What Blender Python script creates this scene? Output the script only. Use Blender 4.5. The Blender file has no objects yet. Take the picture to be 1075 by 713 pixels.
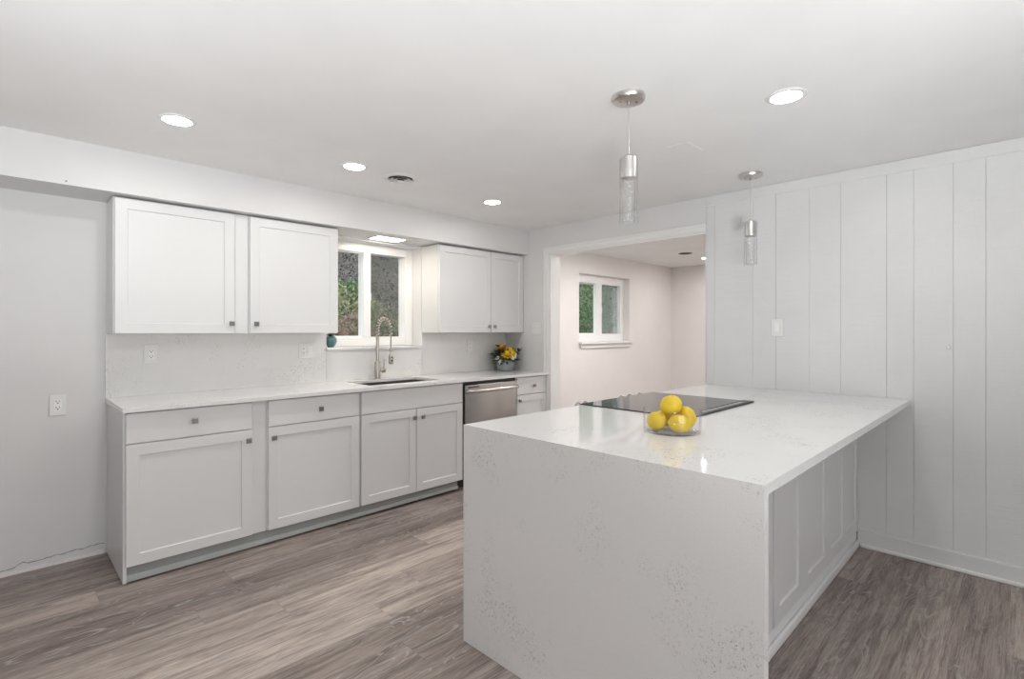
import bpy, bmesh, math, random
from mathutils import Vector, Matrix, Euler, noise as mnoise
R = math.radians; PI = math.pi
random.seed(7)
S = bpy.context.scene
COL = S.collection

# ------------------------------------------------------------------ camera
CAMZ = 1.3126; TH = 0.7872; FPX = 539.63
cam = bpy.data.cameras.new('camera'); camo = bpy.data.objects.new('camera', cam); COL.objects.link(camo)
camo.location = (0, 0, CAMZ); camo.rotation_euler = (PI/2, 0, TH - PI/2)
cam.sensor_fit = 'HORIZONTAL'; cam.sensor_width = 36; cam.lens = 36*FPX/1075; cam.shift_y = -9.24/1075
cam.clip_start = 0.02; cam.clip_end = 200
S.camera = camo
# ------------------------------------------------------------------ world, exposure, light levels
S.view_settings.view_transform = 'Standard'; S.view_settings.look = 'None'
S.view_settings.gamma = 1; S.view_settings.use_curve_mapping = False
S.view_settings.exposure = 0.0
W = bpy.data.worlds.new('sky'); S.world = W; W.use_nodes = True
bg = W.node_tree.nodes['Background']; bg.inputs[0].default_value = (0.93, 0.96, 1.0, 1); bg.inputs[1].default_value = 2.8
LED = 160          # ceiling lamps of the kitchen
LED_ADDED = 700      # unseen lamps added to brighten the next room
LED_FAR = 200      # ceiling lamps of the next room
LED_SOFFIT = 36    # small lamp above the sink
DAY = 33          # daylight lamp outside the added window behind the camera
BOUNCE = 22.3        # fill lamps added behind the camera, turned up to brighten the ceiling

# ------------------------------------------------------------------ main planes (metres)
YB = 3.85; XR = 3.733; YS = 3.522; ZC = 2.309; ZS = 2.071; YD = 3.5785; YK = 3.2675
CT = 0.915; XL = -2.4; YF = -2.4; YP = 0.735; WT = 0.27

# ------------------------------------------------------------------ node helpers
def newmat(name):
    m = bpy.data.materials.new(name); m.use_nodes = True
    nt = m.node_tree; b = nt.nodes['Principled BSDF']
    return m, nt, b
def N(nt, t, **kw):
    n = nt.nodes.new(t)
    for k, v in kw.items():
        if k[0] == 'i' and k[1:].isdigit(): n.inputs[int(k[1:])].default_value = v
        else: setattr(n, k, v)
    return n
def L(nt, a, b): nt.links.new(a, b)
def math_(nt, op, a, b=None, c=None):
    n = N(nt, 'ShaderNodeMath', operation=op)
    for i, x in enumerate((a, b, c)):
        if x is None: continue
        if isinstance(x, (int, float)): n.inputs[i].default_value = x
        else: L(nt, x, n.inputs[i])
    return n.outputs[0]
def ramp(nt, fac, stops):
    n = N(nt, 'ShaderNodeValToRGB'); cr = n.color_ramp
    while len(cr.elements) < len(stops): cr.elements.new(0.5)
    for e, (p, c) in zip(cr.elements, stops):
        e.position = p; e.color = (*c, 1) if len(c) == 3 else c
    L(nt, fac, n.inputs[0]); return n.outputs[0]
def mixc(nt, fac, a, b, mode='MIX'):
    n = N(nt, 'ShaderNodeMix', data_type='RGBA', blend_type=mode)
    for s, x in ((n.inputs[0], fac), (n.inputs[6], a), (n.inputs[7], b)):
        if isinstance(x, (int, float)): s.default_value = x
        elif isinstance(x, tuple): s.default_value = (*x, 1)
        else: L(nt, x, s)
    return n.outputs[2]
def objco(nt, scale=(1, 1, 1), rot=(0, 0, 0)):
    tc = N(nt, 'ShaderNodeTexCoord'); mp = N(nt, 'ShaderNodeMapping')
    mp.inputs['Scale'].default_value = scale; mp.inputs['Rotation'].default_value = rot
    L(nt, tc.outputs['Object'], mp.inputs[0]); return mp.outputs[0]
def noise(nt, vec, scale, detail=4, rough=0.55, dist=0):
    n = N(nt, 'ShaderNodeTexNoise'); n.inputs['Scale'].default_value = scale; n.inputs['Detail'].default_value = detail
    n.inputs['Roughness'].default_value = rough; n.inputs['Distortion'].default_value = dist
    L(nt, vec, n.inputs['Vector']); return n.outputs['Fac']
def bump(nt, b, h, strength=0.2, dist=0.01):
    n = N(nt, 'ShaderNodeBump'); n.inputs['Strength'].default_value = strength; n.inputs['Distance'].default_value = dist
    L(nt, h, n.inputs['Height']); L(nt, n.outputs[0], b.inputs['Normal'])

def paint(name, col, rough=0.5, bscale=60, bstr=0.05, mott=0.02):
    m, nt, b = newmat(name); v = objco(nt)
    f = noise(nt, v, 3.0, 3)
    c = ramp(nt, f, [(0.3, tuple(x*(1-mott) for x in col)), (0.7, tuple(min(1, x*(1+mott)) for x in col))])
    L(nt, c, b.inputs['Base Color']); b.inputs['Roughness'].default_value = rough
    if bstr: bump(nt, b, noise(nt, v, bscale, 4), bstr, 0.004)
    return m
def plain(name, col, rough=0.5, metal=0, spec=None):
    m, nt, b = newmat(name); v = objco(nt)
    f = noise(nt, v, 25, 3)
    c = ramp(nt, f, [(0.3, tuple(x*0.96 for x in col)), (0.7, tuple(min(1, x*1.04) for x in col))])
    L(nt, c, b.inputs['Base Color']); b.inputs['Roughness'].default_value = rough; b.inputs['Metallic'].default_value = metal
    if spec is not None: b.inputs['Specular IOR Level'].default_value = spec
    return m
def emit(name, col, strength):
    m, nt, b = newmat(name); nt.nodes.remove(b)
    e = N(nt, 'ShaderNodeEmission'); e.inputs[0].default_value = (*col, 1); e.inputs[1].default_value = strength
    L(nt, e.outputs[0], nt.nodes['Material Output'].inputs[0]); return m
def glass(name, tint=(0.97, 0.98, 0.98), edge=(0.55, 0.6, 0.6), refl=0.9, bumpy=0, rough=0.02, power=4.0):
    m, nt, b = newmat(name); nt.nodes.remove(b)
    lw = N(nt, 'ShaderNodeLayerWeight'); lw.inputs[0].default_value = 0.5
    tr = N(nt, 'ShaderNodeBsdfTransparent'); gl = N(nt, 'ShaderNodeBsdfGlossy'); gl.inputs['Roughness'].default_value = rough
    L(nt, mixc(nt, math_(nt, 'POWER', lw.outputs['Facing'], power), tint, edge), tr.inputs[0])
    mx = N(nt, 'ShaderNodeMixShader')
    L(nt, math_(nt, 'MULTIPLY', math_(nt, 'ADD', math_(nt, 'MULTIPLY', math_(nt, 'POWER', lw.outputs['Facing'], 5.0), 0.9), 0.04), refl), mx.inputs[0]); L(nt, tr.outputs[0], mx.inputs[1]); L(nt, gl.outputs[0], mx.inputs[2])
    if bumpy:
        v = objco(nt); bn = N(nt, 'ShaderNodeBump'); bn.inputs['Strength'].default_value = bumpy; bn.inputs['Distance'].default_value = 0.004
        L(nt, noise(nt, v, 70, 2), bn.inputs['Height'])
        for n in (lw, gl): L(nt, bn.outputs[0], n.inputs['Normal'])
    L(nt, mx.outputs[0], nt.nodes['Material Output'].inputs[0]); return m
def steel(name, col, rough, stretch=(1, 1, 200), aniso=0.0):
    m, nt, b = newmat(name); v = objco(nt, stretch)
    f = noise(nt, v, 3, 3)
    L(nt, ramp(nt, f, [(0.3, tuple(x*0.93 for x in col)), (0.7, tuple(x*1.05 for x in col))]), b.inputs['Base Color'])
    b.inputs['Metallic'].default_value = 1; b.inputs['Roughness'].default_value = rough
    b.inputs['Anisotropic'].default_value = aniso
    bump(nt, b, f, 0.03, 0.002); return m

# ------------------------------------------------------------------ materials
M = {}
M['wall'] = paint('wall paint white', (0.715, 0.71, 0.71), 0.55, 45, 0.06)
M['wall_far'] = paint('wall paint warm white', (0.80, 0.77, 0.752), 0.6, 45, 0.05)
M['ceil'] = paint('ceiling paint', (0.86, 0.86, 0.86), 0.7, 80, 0.05)
M['trim'] = paint('trim paint', (0.82, 0.82, 0.81), 0.35, 30, 0.02)
M['cab'] = paint('cabinet paint', (0.73, 0.73, 0.73), 0.32, 40, 0.01, 0.008)
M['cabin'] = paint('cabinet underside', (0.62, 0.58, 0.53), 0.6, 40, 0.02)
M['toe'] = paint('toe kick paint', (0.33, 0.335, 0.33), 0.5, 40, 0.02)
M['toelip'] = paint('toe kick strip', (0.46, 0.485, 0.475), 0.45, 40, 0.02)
M['duct'] = plain('duct metal and louvre shade', (0.06, 0.06, 0.06), 0.7)  # also paints shade onto the louvre tops
M['gap'] = plain('painted duct shade', (0.02, 0.02, 0.02), 0.8)
M['vinyl'] = paint('window vinyl', (0.86, 0.86, 0.855), 0.3, 40, 0.0, 0.005)
M['plate'] = paint('cover plate plastic', (0.78, 0.78, 0.77), 0.35, 40, 0.0, 0.005)
M['recept'] = paint('receptacle plastic', (0.86, 0.86, 0.855), 0.3, 40, 0.0, 0.005)
M['slot'] = plain('slot', (0.03, 0.03, 0.03), 0.6)
M['knob'] = steel('knob nickel', (0.30, 0.29, 0.29), 0.38, (1, 1, 1))
M['nickel'] = steel('brushed nickel', (0.50, 0.46, 0.42), 0.33, (1, 1, 60))
M['canopy'] = steel('pendant nickel', (0.66, 0.64, 0.62), 0.32, (1, 1, 80))
M['steel'] = steel('stainless steel', (0.40, 0.385, 0.375), 0.26, (200, 1, 1), 0.4)
M['basin'] = steel('sink steel', (0.17, 0.155, 0.145), 0.45)
M['steel_bar'] = steel('steel bar', (0.62, 0.60, 0.58), 0.2, (60, 1, 1))
M['blackp'] = plain('black plastic', (0.012, 0.012, 0.013), 0.4)
M['blackg'] = plain('black glass', (0.02, 0.02, 0.021), 0.05, 0, 0.6)
M['pane'] = glass('window pane', (0.95, 0.97, 0.965), (0.8, 0.85, 0.85), 0.55)
M['bowl'] = glass('bowl glass', (0.99, 0.992, 0.992), (0.45, 0.48, 0.51), 0.6, 0, 0.02, 10.0)
M['shade'] = glass('pendant glass', (0.992, 0.995, 0.995), (0.62, 0.65, 0.66), 0.9, 0.15, 0.03, 7.0)
M['core'] = glass('seeded glass', (0.992, 0.995, 0.995), (0.80, 0.83, 0.83), 1.3, 0.8, 0.08, 6.0)
M['vase'] = plain('grey glazed vase', (0.30, 0.33, 0.33), 0.12)
M['clearcord'] = glass('clear cord', (0.8, 0.8, 0.8), (0.55, 0.55, 0.55), 0.8)
M['led'] = emit('led diffuser', (1.0, 0.975, 0.94), LED)
M['led_added'] = emit('led diffuser added lamps', (1.0, 0.975, 0.95), LED_ADDED)
M['led_far'] = emit('led diffuser far room', (1.0, 0.975, 0.95), LED_FAR)
M['led_soffit'] = emit('led diffuser soffit', (1.0, 0.88, 0.72), LED_SOFFIT)

def quartz():
    m, nt, b = newmat('white quartz'); v = objco(nt)
    sp = noise(nt, v, 115, 3, 0.6, 1.2)
    mask = noise(nt, v, 3.6, 3, 0.6)
    mk = ramp(nt, mask, [(0.49, (0, 0, 0)), (0.66, (1, 1, 1))])
    th = ramp(nt, sp, [(0.575, (0, 0, 0)), (0.64, (1, 1, 1))])
    spk = math_(nt, 'MULTIPLY', mk, th)
    fine = noise(nt, v, 260, 2)
    base = ramp(nt, fine, [(0.35, (0.76, 0.755, 0.745)), (0.65, (0.81, 0.805, 0.80))])
    L(nt, mixc(nt, math_(nt, 'MULTIPLY', spk, 0.75), base, (0.25, 0.24, 0.235)), b.inputs['Base Color'])
    b.inputs['Roughness'].default_value = 0.05; b.inputs['Specular IOR Level'].default_value = 0.5
    return m
M['quartz'] = quartz()

def lvp():
    m, nt, b = newmat('grey oak vinyl plank')
    tc = N(nt, 'ShaderNodeTexCoord'); sx = N(nt, 'ShaderNodeSeparateXYZ'); L(nt, tc.outputs['Object'], sx.inputs[0])
    x, y = sx.outputs[0], sx.outputs[1]
    w, Ln = 0.181, 1.22
    yr = math_(nt, 'DIVIDE', math_(nt, 'ADD', y, 20.03), w); row = math_(nt, 'FLOOR', yr); fy = math_(nt, 'FRACT', yr)
    wn = N(nt, 'ShaderNodeTexWhiteNoise', noise_dimensions='1D'); L(nt, row, wn.inputs['W'])
    xr = math_(nt, 'ADD', math_(nt, 'DIVIDE', math_(nt, 'ADD', x, 20), Ln), math_(nt, 'MULTIPLY', wn.outputs['Value'], 7.3))
    ci = math_(nt, 'FLOOR', xr); fx = math_(nt, 'FRACT', xr)
    cm = N(nt, 'ShaderNodeCombineXYZ'); L(nt, row, cm.inputs[0]); L(nt, ci, cm.inputs[1])
    w2 = N(nt, 'ShaderNodeTexWhiteNoise', noise_dimensions='3D'); L(nt, cm.outputs[0], w2.inputs['Vector'])
    pid = w2.outputs['Value']
    # grain coordinates, shifted per plank
    g = N(nt, 'ShaderNodeCombineXYZ')
    L(nt, math_(nt, 'ADD', math_(nt, 'MULTIPLY', x, 1.0), math_(nt, 'MULTIPLY', pid, 37)), g.inputs[0])
    L(nt, math_(nt, 'MULTIPLY', y, 12.0), g.inputs[1]); L(nt, math_(nt, 'MULTIPLY', pid, 11), g.inputs[2])
    big = noise(nt, g.outputs[0], 1.9, 5, 0.6, 0.8)
    g2 = N(nt, 'ShaderNodeCombineXYZ')
    L(nt, math_(nt, 'ADD', math_(nt, 'MULTIPLY', x, 2.2), math_(nt, 'MULTIPLY', pid, 53)), g2.inputs[0])
    L(nt, math_(nt, 'MULTIPLY', y, 60.0), g2.inputs[1]); L(nt, pid, g2.inputs[2])
    fine = noise(nt, g2.outputs[0], 2.6, 6, 0.7, 0.3)
    g3 = N(nt, 'ShaderNodeCombineXYZ')
    L(nt, math_(nt, 'ADD', math_(nt, 'MULTIPLY', x, 1.1), math_(nt, 'MULTIPLY', pid, 91)), g3.inputs[0])
    L(nt, math_(nt, 'MULTIPLY', y, 5.5), g3.inputs[1]); L(nt, pid, g3.inputs[2])
    rings = noise(nt, g3.outputs[0], 1.6, 2, 0.5, 0.6)
    ring = math_(nt, 'SINE', math_(nt, 'MULTIPLY', rings, 95))
    ringm = math_(nt, 'MULTIPLY', ramp(nt, ring, [(0.72, (0, 0, 0)), (0.98, (1, 1, 1))]), ramp(nt, noise(nt, g.outputs[0], 1.1, 2), [(0.44, (0, 0, 0)), (0.58, (1, 1, 1))]))
    base = ramp(nt, pid, [(0.0, (0.265, 0.213, 0.189)), (0.3, (0.36, 0.29, 0.257)), (0.5, (0.395, 0.332, 0.305)), (0.7, (0.45, 0.373, 0.328)), (0.86, (0.61, 0.522, 0.455)), (1.0, (0.67, 0.58, 0.505))])
    c = mixc(nt, ramp(nt, big, [(0.42, (0, 0, 0)), (0.66, (1, 1, 1))]), base, mixc(nt, 1.0, base, (0.47, 0.45, 0.46), 'MULTIPLY'))
    c = mixc(nt, math_(nt, 'MULTIPLY', ramp(nt, fine, [(0.38, (1, 1, 1)), (0.56, (0, 0, 0))]), 0.75), c, mixc(nt, 1.0, c, (0.50, 0.47, 0.46), 'MULTIPLY'))
    c = mixc(nt, math_(nt, 'MULTIPLY', ramp(nt, fine, [(0.60, (0, 0, 0)), (0.72, (1, 1, 1))]), 0.35), c, (0.40, 0.37, 0.36))
    c = mixc(nt, math_(nt, 'MULTIPLY', ringm, 0.75), c, (0.42, 0.39, 0.38))
    g4 = N(nt, 'ShaderNodeCombineXYZ'); L(nt, math_(nt, 'ADD', math_(nt, 'MULTIPLY', x, 9.0), math_(nt, 'MULTIPLY', pid, 29)), g4.inputs[0]); L(nt, math_(nt, 'MULTIPLY', y, 150.0), g4.inputs[1])
    fib = noise(nt, g4.outputs[0], 2.2, 3, 0.6)
    c = mixc(nt, math_(nt, 'MULTIPLY', ramp(nt, fib, [(0.36, (1, 1, 1)), (0.48, (0, 0, 0))]), 0.45), c, mixc(nt, 1.0, c, (0.5, 0.48, 0.47), 'MULTIPLY'))
    c = mixc(nt, math_(nt, 'MULTIPLY', ramp(nt, fib, [(0.58, (0, 0, 0)), (0.70, (1, 1, 1))]), 0.35), c, (0.52, 0.48, 0.46))
    ey = math_(nt, 'LESS_THAN', math_(nt, 'MINIMUM', fy, math_(nt, 'SUBTRACT', 1.0, fy)), 0.008)
    ex = math_(nt, 'LESS_THAN', math_(nt, 'MINIMUM', fx, math_(nt, 'SUBTRACT', 1.0, fx)), 0.0014)
    ed = math_(nt, 'MAXIMUM', ex, ey)
    c = mixc(nt, math_(nt, 'MULTIPLY', ed, 0.22), c, (0.07, 0.06, 0.055))
    L(nt, c, b.inputs['Base Color'])
    b.inputs['Roughness'].default_value = 0.42
    bump(nt, b, math_(nt, 'SUBTRACT', fine, ed), 0.12, 0.003)
    return m
M['floor'] = lvp()

def plankpaint():
    m, nt, b = newmat('painted rough sawn boards')
    v = objco(nt, (1, 3, 60), (R(7), 0, 0)); v2 = objco(nt, (1, 14, 1.6)); v3 = objco(nt)
    saw = noise(nt, v, 1.6, 4, 0.6, 0.3); kn = noise(nt, v2, 3.0, 5, 0.6, 1.5)
    L(nt, ramp(nt, noise(nt, v3, 2.5, 3), [(0.3, (0.685, 0.69, 0.69)), (0.7, (0.725, 0.73, 0.73))]), b.inputs['Base Color'])
    b.inputs['Roughness'].default_value = 0.4
    bump(nt, b, math_(nt, 'ADD', math_(nt, 'MULTIPLY', saw, 0.8), math_(nt, 'MULTIPLY', kn, 0.5)), 0.42, 0.006)
    return m
M['plank'] = plankpaint()
M['plaster'] = paint('patched plaster', (0.80, 0.795, 0.79), 0.5, 14, 0.18)

def leafmat(name, cols, rough=0.6, sc=9, p0=0.28, pw=0.44):
    m, nt, b = newmat(name); v = objco(nt)
    f = noise(nt, v, sc, 4, 0.7)
    n = len(cols)
    L(nt, ramp(nt, f, [(p0 + pw*i/(n-1), c) for i, c in enumerate(cols)]), b.inputs['Base Color'])
    b.inputs['Roughness'].default_value = rough; return m
M['leaf_green'] = leafmat('green leaves', [(0.02, 0.06, 0.02), (0.05, 0.12, 0.04), (0.12, 0.20, 0.07), (0.22, 0.30, 0.14)])
M['leaf_olive'] = leafmat('olive leaves', [(0.08, 0.09, 0.045), (0.18, 0.19, 0.09), (0.30, 0.29, 0.16), (0.45, 0.40, 0.30)])
M['leaf_pink'] = leafmat('rusty leaves', [(0.09, 0.07, 0.05), (0.18, 0.13, 0.10), (0.30, 0.20, 0.16), (0.40, 0.30, 0.26)])
M['leaf_dry'] = leafmat('dry undergrowth', [(0.018, 0.017, 0.016), (0.04, 0.037, 0.034), (0.09, 0.08, 0.072), (0.34, 0.30, 0.30)], 0.8, 7, 0.36, 0.28)
M['soil'] = leafmat('hillside soil', [(0.02, 0.018, 0.016), (0.05, 0.045, 0.04), (0.09, 0.08, 0.07), (0.13, 0.11, 0.09)], 0.9, 3)
M['bark'] = leafmat('bark', [(0.05, 0.04, 0.03), (0.12, 0.09, 0.07)], 0.9)
def screenmat(name, col, k):
    m, nt, b = newmat(name); b.inputs['Base Color'].default_value = (*col, 1); b.inputs['Roughness'].default_value = 0.8
    v = objco(nt, (700, 700, 700)); ch = N(nt, 'ShaderNodeTexNoise'); ch.inputs['Scale'].default_value = 0.02
    tr = N(nt, 'ShaderNodeBsdfTransparent'); mx = N(nt, 'ShaderNodeMixShader'); L(nt, v, ch.inputs['Vector'])
    L(nt, math_(nt, 'ADD', math_(nt, 'MULTIPLY', ch.outputs['Fac'], 0.1), k), mx.inputs[0])
    L(nt, tr.outputs[0], mx.inputs[1]); L(nt, b.outputs[0], mx.inputs[2]); L(nt, mx.outputs[0], nt.nodes['Material Output'].inputs[0]); return m
M['screen'] = screenmat('insect screen mesh', (0.13, 0.13, 0.125), 0.20)
M['screen_lit'] = screenmat('insect screen mesh lit copy', (0.34, 0.38, 0.37), 0.42)  # paler copy of the same mesh, stronger light put into its colour
def lemonmat():
    m, nt, b = newmat('lemon peel'); v = objco(nt)
    L(nt, ramp(nt, noise(nt, v, 14, 3), [(0.3, (0.70, 0.47, 0.02)), (0.7, (0.78, 0.57, 0.035))]), b.inputs['Base Color'])
    b.inputs['Roughness'].default_value = 0.38; b.inputs['Subsurface Weight'].default_value = 0.08
    b.inputs['Subsurface Radius'].default_value = (0.01, 0.006, 0.002)
    bump(nt, b, noise(nt, v, 260, 2), 0.25, 0.001); return m
M['lemon'] = lemonmat()
M['petal_y'] = leafmat('yellow petals', [(0.75, 0.42, 0.02), (0.85, 0.58, 0.04), (0.90, 0.70, 0.10)], 0.5, 40)
M['petal_o'] = leafmat('amber petals', [(0.55, 0.25, 0.02), (0.75, 0.42, 0.04), (0.82, 0.55, 0.08)], 0.5, 40)
M['petal_w'] = leafmat('white petals', [(0.65, 0.65, 0.55), (0.85, 0.85, 0.8)], 0.5, 40)
M['leaf_bq'] = leafmat('bouquet leaves', [(0.012, 0.02, 0.014), (0.035, 0.055, 0.03), (0.10, 0.13, 0.085), (0.24, 0.27, 0.20)], 0.45, 30)
M['stem'] = leafmat('stems', [(0.03, 0.06, 0.02), (0.07, 0.12, 0.05)], 0.5, 30)
M['water'] = glass('vase water', (0.7, 0.76, 0.74), (0.5, 0.55, 0.55), 0.6)
M['teal'] = leafmat('teal glaze', [(0.03, 0.10, 0.11), (0.07, 0.19, 0.20), (0.16, 0.30, 0.31)], 0.3, 60)
M['crack'] = plain('crack', (0.34, 0.34, 0.35), 0.9)
M['caulk'] = plain('caulk', (0.83, 0.83, 0.82), 0.5)
M['oven'] = plain('oven glass', (0.015, 0.015, 0.016), 0.08)

# ------------------------------------------------------------------ mesh helpers
def B(): return bmesh.new()
def box(bm, x0, x1, y0, y1, z0, z1, bev=0.0, seg=1):
    vs = [bm.verts.new((x, y, z)) for x in (x0, x1) for y in (y0, y1) for z in (z0, z1)]
    idx = [(0, 1, 3, 2), (4, 6, 7, 5), (0, 4, 5, 1), (2, 3, 7, 6), (0, 2, 6, 4), (1, 5, 7, 3)]
    fs = [bm.faces.new([vs[i] for i in f]) for f in idx]
    if bev:
        es = list({e for f in fs for e in f.edges})
        bmesh.ops.bevel(bm, geom=es, offset=bev, segments=seg, affect='EDGES', profile=0.5)
    return bm
def prism(bm, pts, z0, z1, bev=0.0):
    lo = [bm.verts.new((x, y, z0)) for x, y in pts]; hi = [bm.verts.new((x, y, z1)) for x, y in pts]
    n = len(pts); fs = [bm.faces.new(hi), bm.faces.new(lo[::-1])]
    for i in range(n): fs.append(bm.faces.new((lo[i], lo[(i+1) % n], hi[(i+1) % n], hi[i])))
    if bev:
        es = list({e for f in fs for e in f.edges})
        bmesh.ops.bevel(bm, geom=es, offset=bev, segments=1, affect='EDGES')
    return bm
def lathe(bm, prof, c=(0, 0, 0), n=32, axis='Z', mat=None):
    rings = []
    def put(r, z, a):
        p = Vector((r*math.cos(a), r*math.sin(a), z))
        if axis == 'Y': p = Vector((p.x, -p.z, p.y))   # points towards -Y
        if axis == 'X': p = Vector((-p.z, p.x, p.y))   # points towards -X
        if mat: p = mat @ p
        return bm.verts.new(p + Vector(c))
    for r, z in prof:
        rings.append([put(0, z, 0)] if r < 1e-6 else [put(r, z, 2*PI*i/n) for i in range(n)])
    for a, b in zip(rings, rings[1:]):
        if len(a) == 1 and len(b) == 1: continue
        for i in range(n):
            j = (i+1) % n
            if len(a) == 1: f = (a[0], b[j], b[i])
            elif len(b) == 1: f = (a[i], a[j], b[0])
            else: f = (a[i], a[j], b[j], b[i])
            bm.faces.new(f)
    return bm
def tube(bm, pts, r, n=10, cap=True):
    pts = [Vector(p) for p in pts]; rs = r if isinstance(r, (list, tuple)) else [r]*len(pts)
    t = (pts[1]-pts[0]).normalized(); up = Vector((0, 0, 1)) if abs(t.z) < 0.9 else Vector((1, 0, 0))
    u = t.cross(up).normalized(); rings = []
    for i, p in enumerate(pts):
        t = (pts[min(i+1, len(pts)-1)] - pts[max(i-1, 0)]).normalized()
        u = (u - t*u.dot(t)).normalized(); w = t.cross(u)
        rings.append([bm.verts.new(p + (u*math.cos(2*PI*k/n) + w*math.sin(2*PI*k/n))*rs[i]) for k in range(n)])
    for a, b in zip(rings, rings[1:]):
        for k in range(n): bm.faces.new((a[k], a[(k+1) % n], b[(k+1) % n], b[k]))
    if cap: bm.faces.new(rings[0][::-1]); bm.faces.new(rings[-1])
    return bm
def shaker(bm, x0, x1, z0, z1, yf, th=0.019, rail=0.057, dep=0.008, cells=None, bev=0.004):
    """Framed panel facing -Y; cells = list of (xa, xb) recesses (default one)."""
    cells = cells or [(x0+rail, x1-rail)]
    za, zb = z0+rail, z1-rail
    yb = yf+th
    # back and sides
    c = 0.0015
    P = lambda x, y, z: bm.verts.new((x, y, z))
    o = [P(x0+c, yf, z0+c), P(x1-c, yf, z0+c), P(x1-c, yf, z1-c), P(x0+c, yf, z1-c)]
    m = [P(x0, yf+c, z0), P(x1, yf+c, z0), P(x1, yf+c, z1), P(x0, yf+c, z1)]
    k = [P(x0, yb, z0), P(x1, yb, z0), P(x1, yb, z1), P(x0, yb, z1)]
    for a, b in ((m, o), (k, m)):
        for i in range(4): bm.faces.new((a[i], a[(i+1) % 4], b[(i+1) % 4], b[i]))
    bm.faces.new(k[::-1])
    # front with holes
    bot = [o[0]]; top = [o[3]]; quads = []
    rec = []
    for xa, xb in cells:
        f = [P(xa, yf, za), P(xb, yf, za), P(xb, yf, zb), P(xa, yf, zb)]
        r = [P(xa+bev, yf+dep, za+bev), P(xb-bev, yf+dep, za+bev), P(xb-bev, yf+dep, zb-bev), P(xa+bev, yf+dep, zb-bev)]
        for i in range(4): bm.faces.new((f[i], f[(i+1) % 4], r[(i+1) % 4], r[i]))
        bm.faces.new(r); rec.append(f)
    bm.faces.new([o[0], o[1]] + [q for f in reversed(rec) for q in (f[1], f[0])])
    bm.faces.new([o[2], o[3]] + [q for f in rec for q in (f[3], f[2])])
    bm.faces.new((o[3], o[0], rec[0][0], rec[0][3])); bm.faces.new((o[1], o[2], rec[-1][2], rec[-1][1]))
    for a, b in zip(rec, rec[1:]): bm.faces.new((a[1], b[0], b[3], a[2]))
    return bm

LOC = {}
def obj(name, bm, m, parent=None, smooth=None):
    me = bpy.data.meshes.new(name)
    off = LOC.get(parent.name, Vector()) if parent else Vector()
    bmesh.ops.translate(bm, verts=bm.verts[:], vec=-off)
    bmesh.ops.recalc_face_normals(bm, faces=bm.faces[:])
    bm.to_mesh(me); bm.free()
    ms = m if isinstance(m, (list, tuple)) else [m]
    for q in ms: me.materials.append(q)
    if smooth is not None:
        me.polygons.foreach_set('use_smooth', [True]*len(me.polygons)); me.set_sharp_from_angle(angle=R(smooth))
    o = bpy.data.objects.new(name, me); COL.objects.link(o)
    if parent: o.parent = parent
    LOC[o.name] = off
    return o
def tag(o, label, cat, group=None, kind=None):
    o['label'] = label; o['category'] = cat
    if group: o['group'] = group
    if kind: o['kind'] = kind
    return o
def thing(name, loc, label, cat, group=None):
    e = bpy.data.objects.new(name, None); COL.objects.link(e); e.location = loc; e.empty_display_size = 0.05
    LOC[e.name] = Vector(loc); return tag(e, label, cat, group)
def solid(name, bm, m, loc, label, cat, group=None, smooth=None):
    """one-mesh thing with its origin at loc"""
    bmesh.ops.translate(bm, verts=bm.verts[:], vec=-Vector(loc))
    o = obj(name, bm, m, None, smooth); o.location = loc; LOC[o.name] = Vector(loc)
    return tag(o, label, cat, group)
def struct(name, bm, m, parent=None, smooth=None):
    o = obj(name, bm, m, parent, smooth)
    if not parent: o['kind'] = 'structure'
    return o

# ================================================================== THE SHELL
XF = 7.284; YFF = -0.6; ZF = 2.275                       # the next room
struct('floor', box(B(), XL-0.15, XF+0.15, YF-0.15, YB, -0.06, 0.0), M['floor'])
def holed(bm, axis, c0, c1, a0, a1, z0, z1, holes):
    """wall slab of thickness c0..c1; axis 'X' runs along X (c is Y). holes: (a,b,za,zb)"""
    def bx(a, b, za, zb):
        if b-a < 1e-5 or zb-za < 1e-5: return
        if axis == 'X': box(bm, a, b, c0, c1, za, zb)
        else: box(bm, c0, c1, a, b, za, zb)
    cur = a0
    for a, b, za, zb in sorted(holes):
        bx(cur, a, z0, z1); bx(a, b, z0, za); bx(a, b, zb, z1); cur = b
    bx(cur, a1, z0, z1); return bm
KW = (1.794, 2.682, 1.160, 2.052)                        # kitchen window hole
FW = (4.985, 6.105, 1.150, 2.020)                        # next room window hole
OPY0, OPY1, OPZ = 1.689, 3.235, 2.048                    # opening into the next room
XW1 = XR+0.138
wall = struct('wall_back', holed(B(), 'X', YB, YB+WT, XL-0.15, XW1, 0, ZC, [KW]), M['wall'])
struct('wall_far_back', holed(B(), 'X', YB, YB+WT, XW1, XF, 0, ZC, [FW]), M['wall_far'])
struct('wall_right', holed(B(), 'Y', XR, XW1, YF, YB, 0, ZC, [(OPY0, OPY1, 0, OPZ)]), M['wall'])
struct('wall_far', box(B(), XF, XF+0.12, YFF, YB+WT, 0, ZC), M['wall_far'])
struct('wall_far_front', box(B(), XW1, XF, YFF-0.12, YFF, 0, ZC), M['wall_far'])
DW_ = (-0.8, 1.2, 0.75, 2.0)                             # wide unseen window behind the camera, added to let fill light in
struct('wall_front', holed(B(), 'X', YF-0.15, YF, XL-0.15, XW1, 0, ZC, [DW_]), M['wall'])
struct('wall_left', holed(B(), 'Y', XL-0.15, XL, YF, YB, 0, ZC, []), M['wall'])
bm = B(); vx0, vx1, vy0, vy1 = 1.772, 1.940, 2.811, 2.979      # duct hole of the ceiling vent
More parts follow.
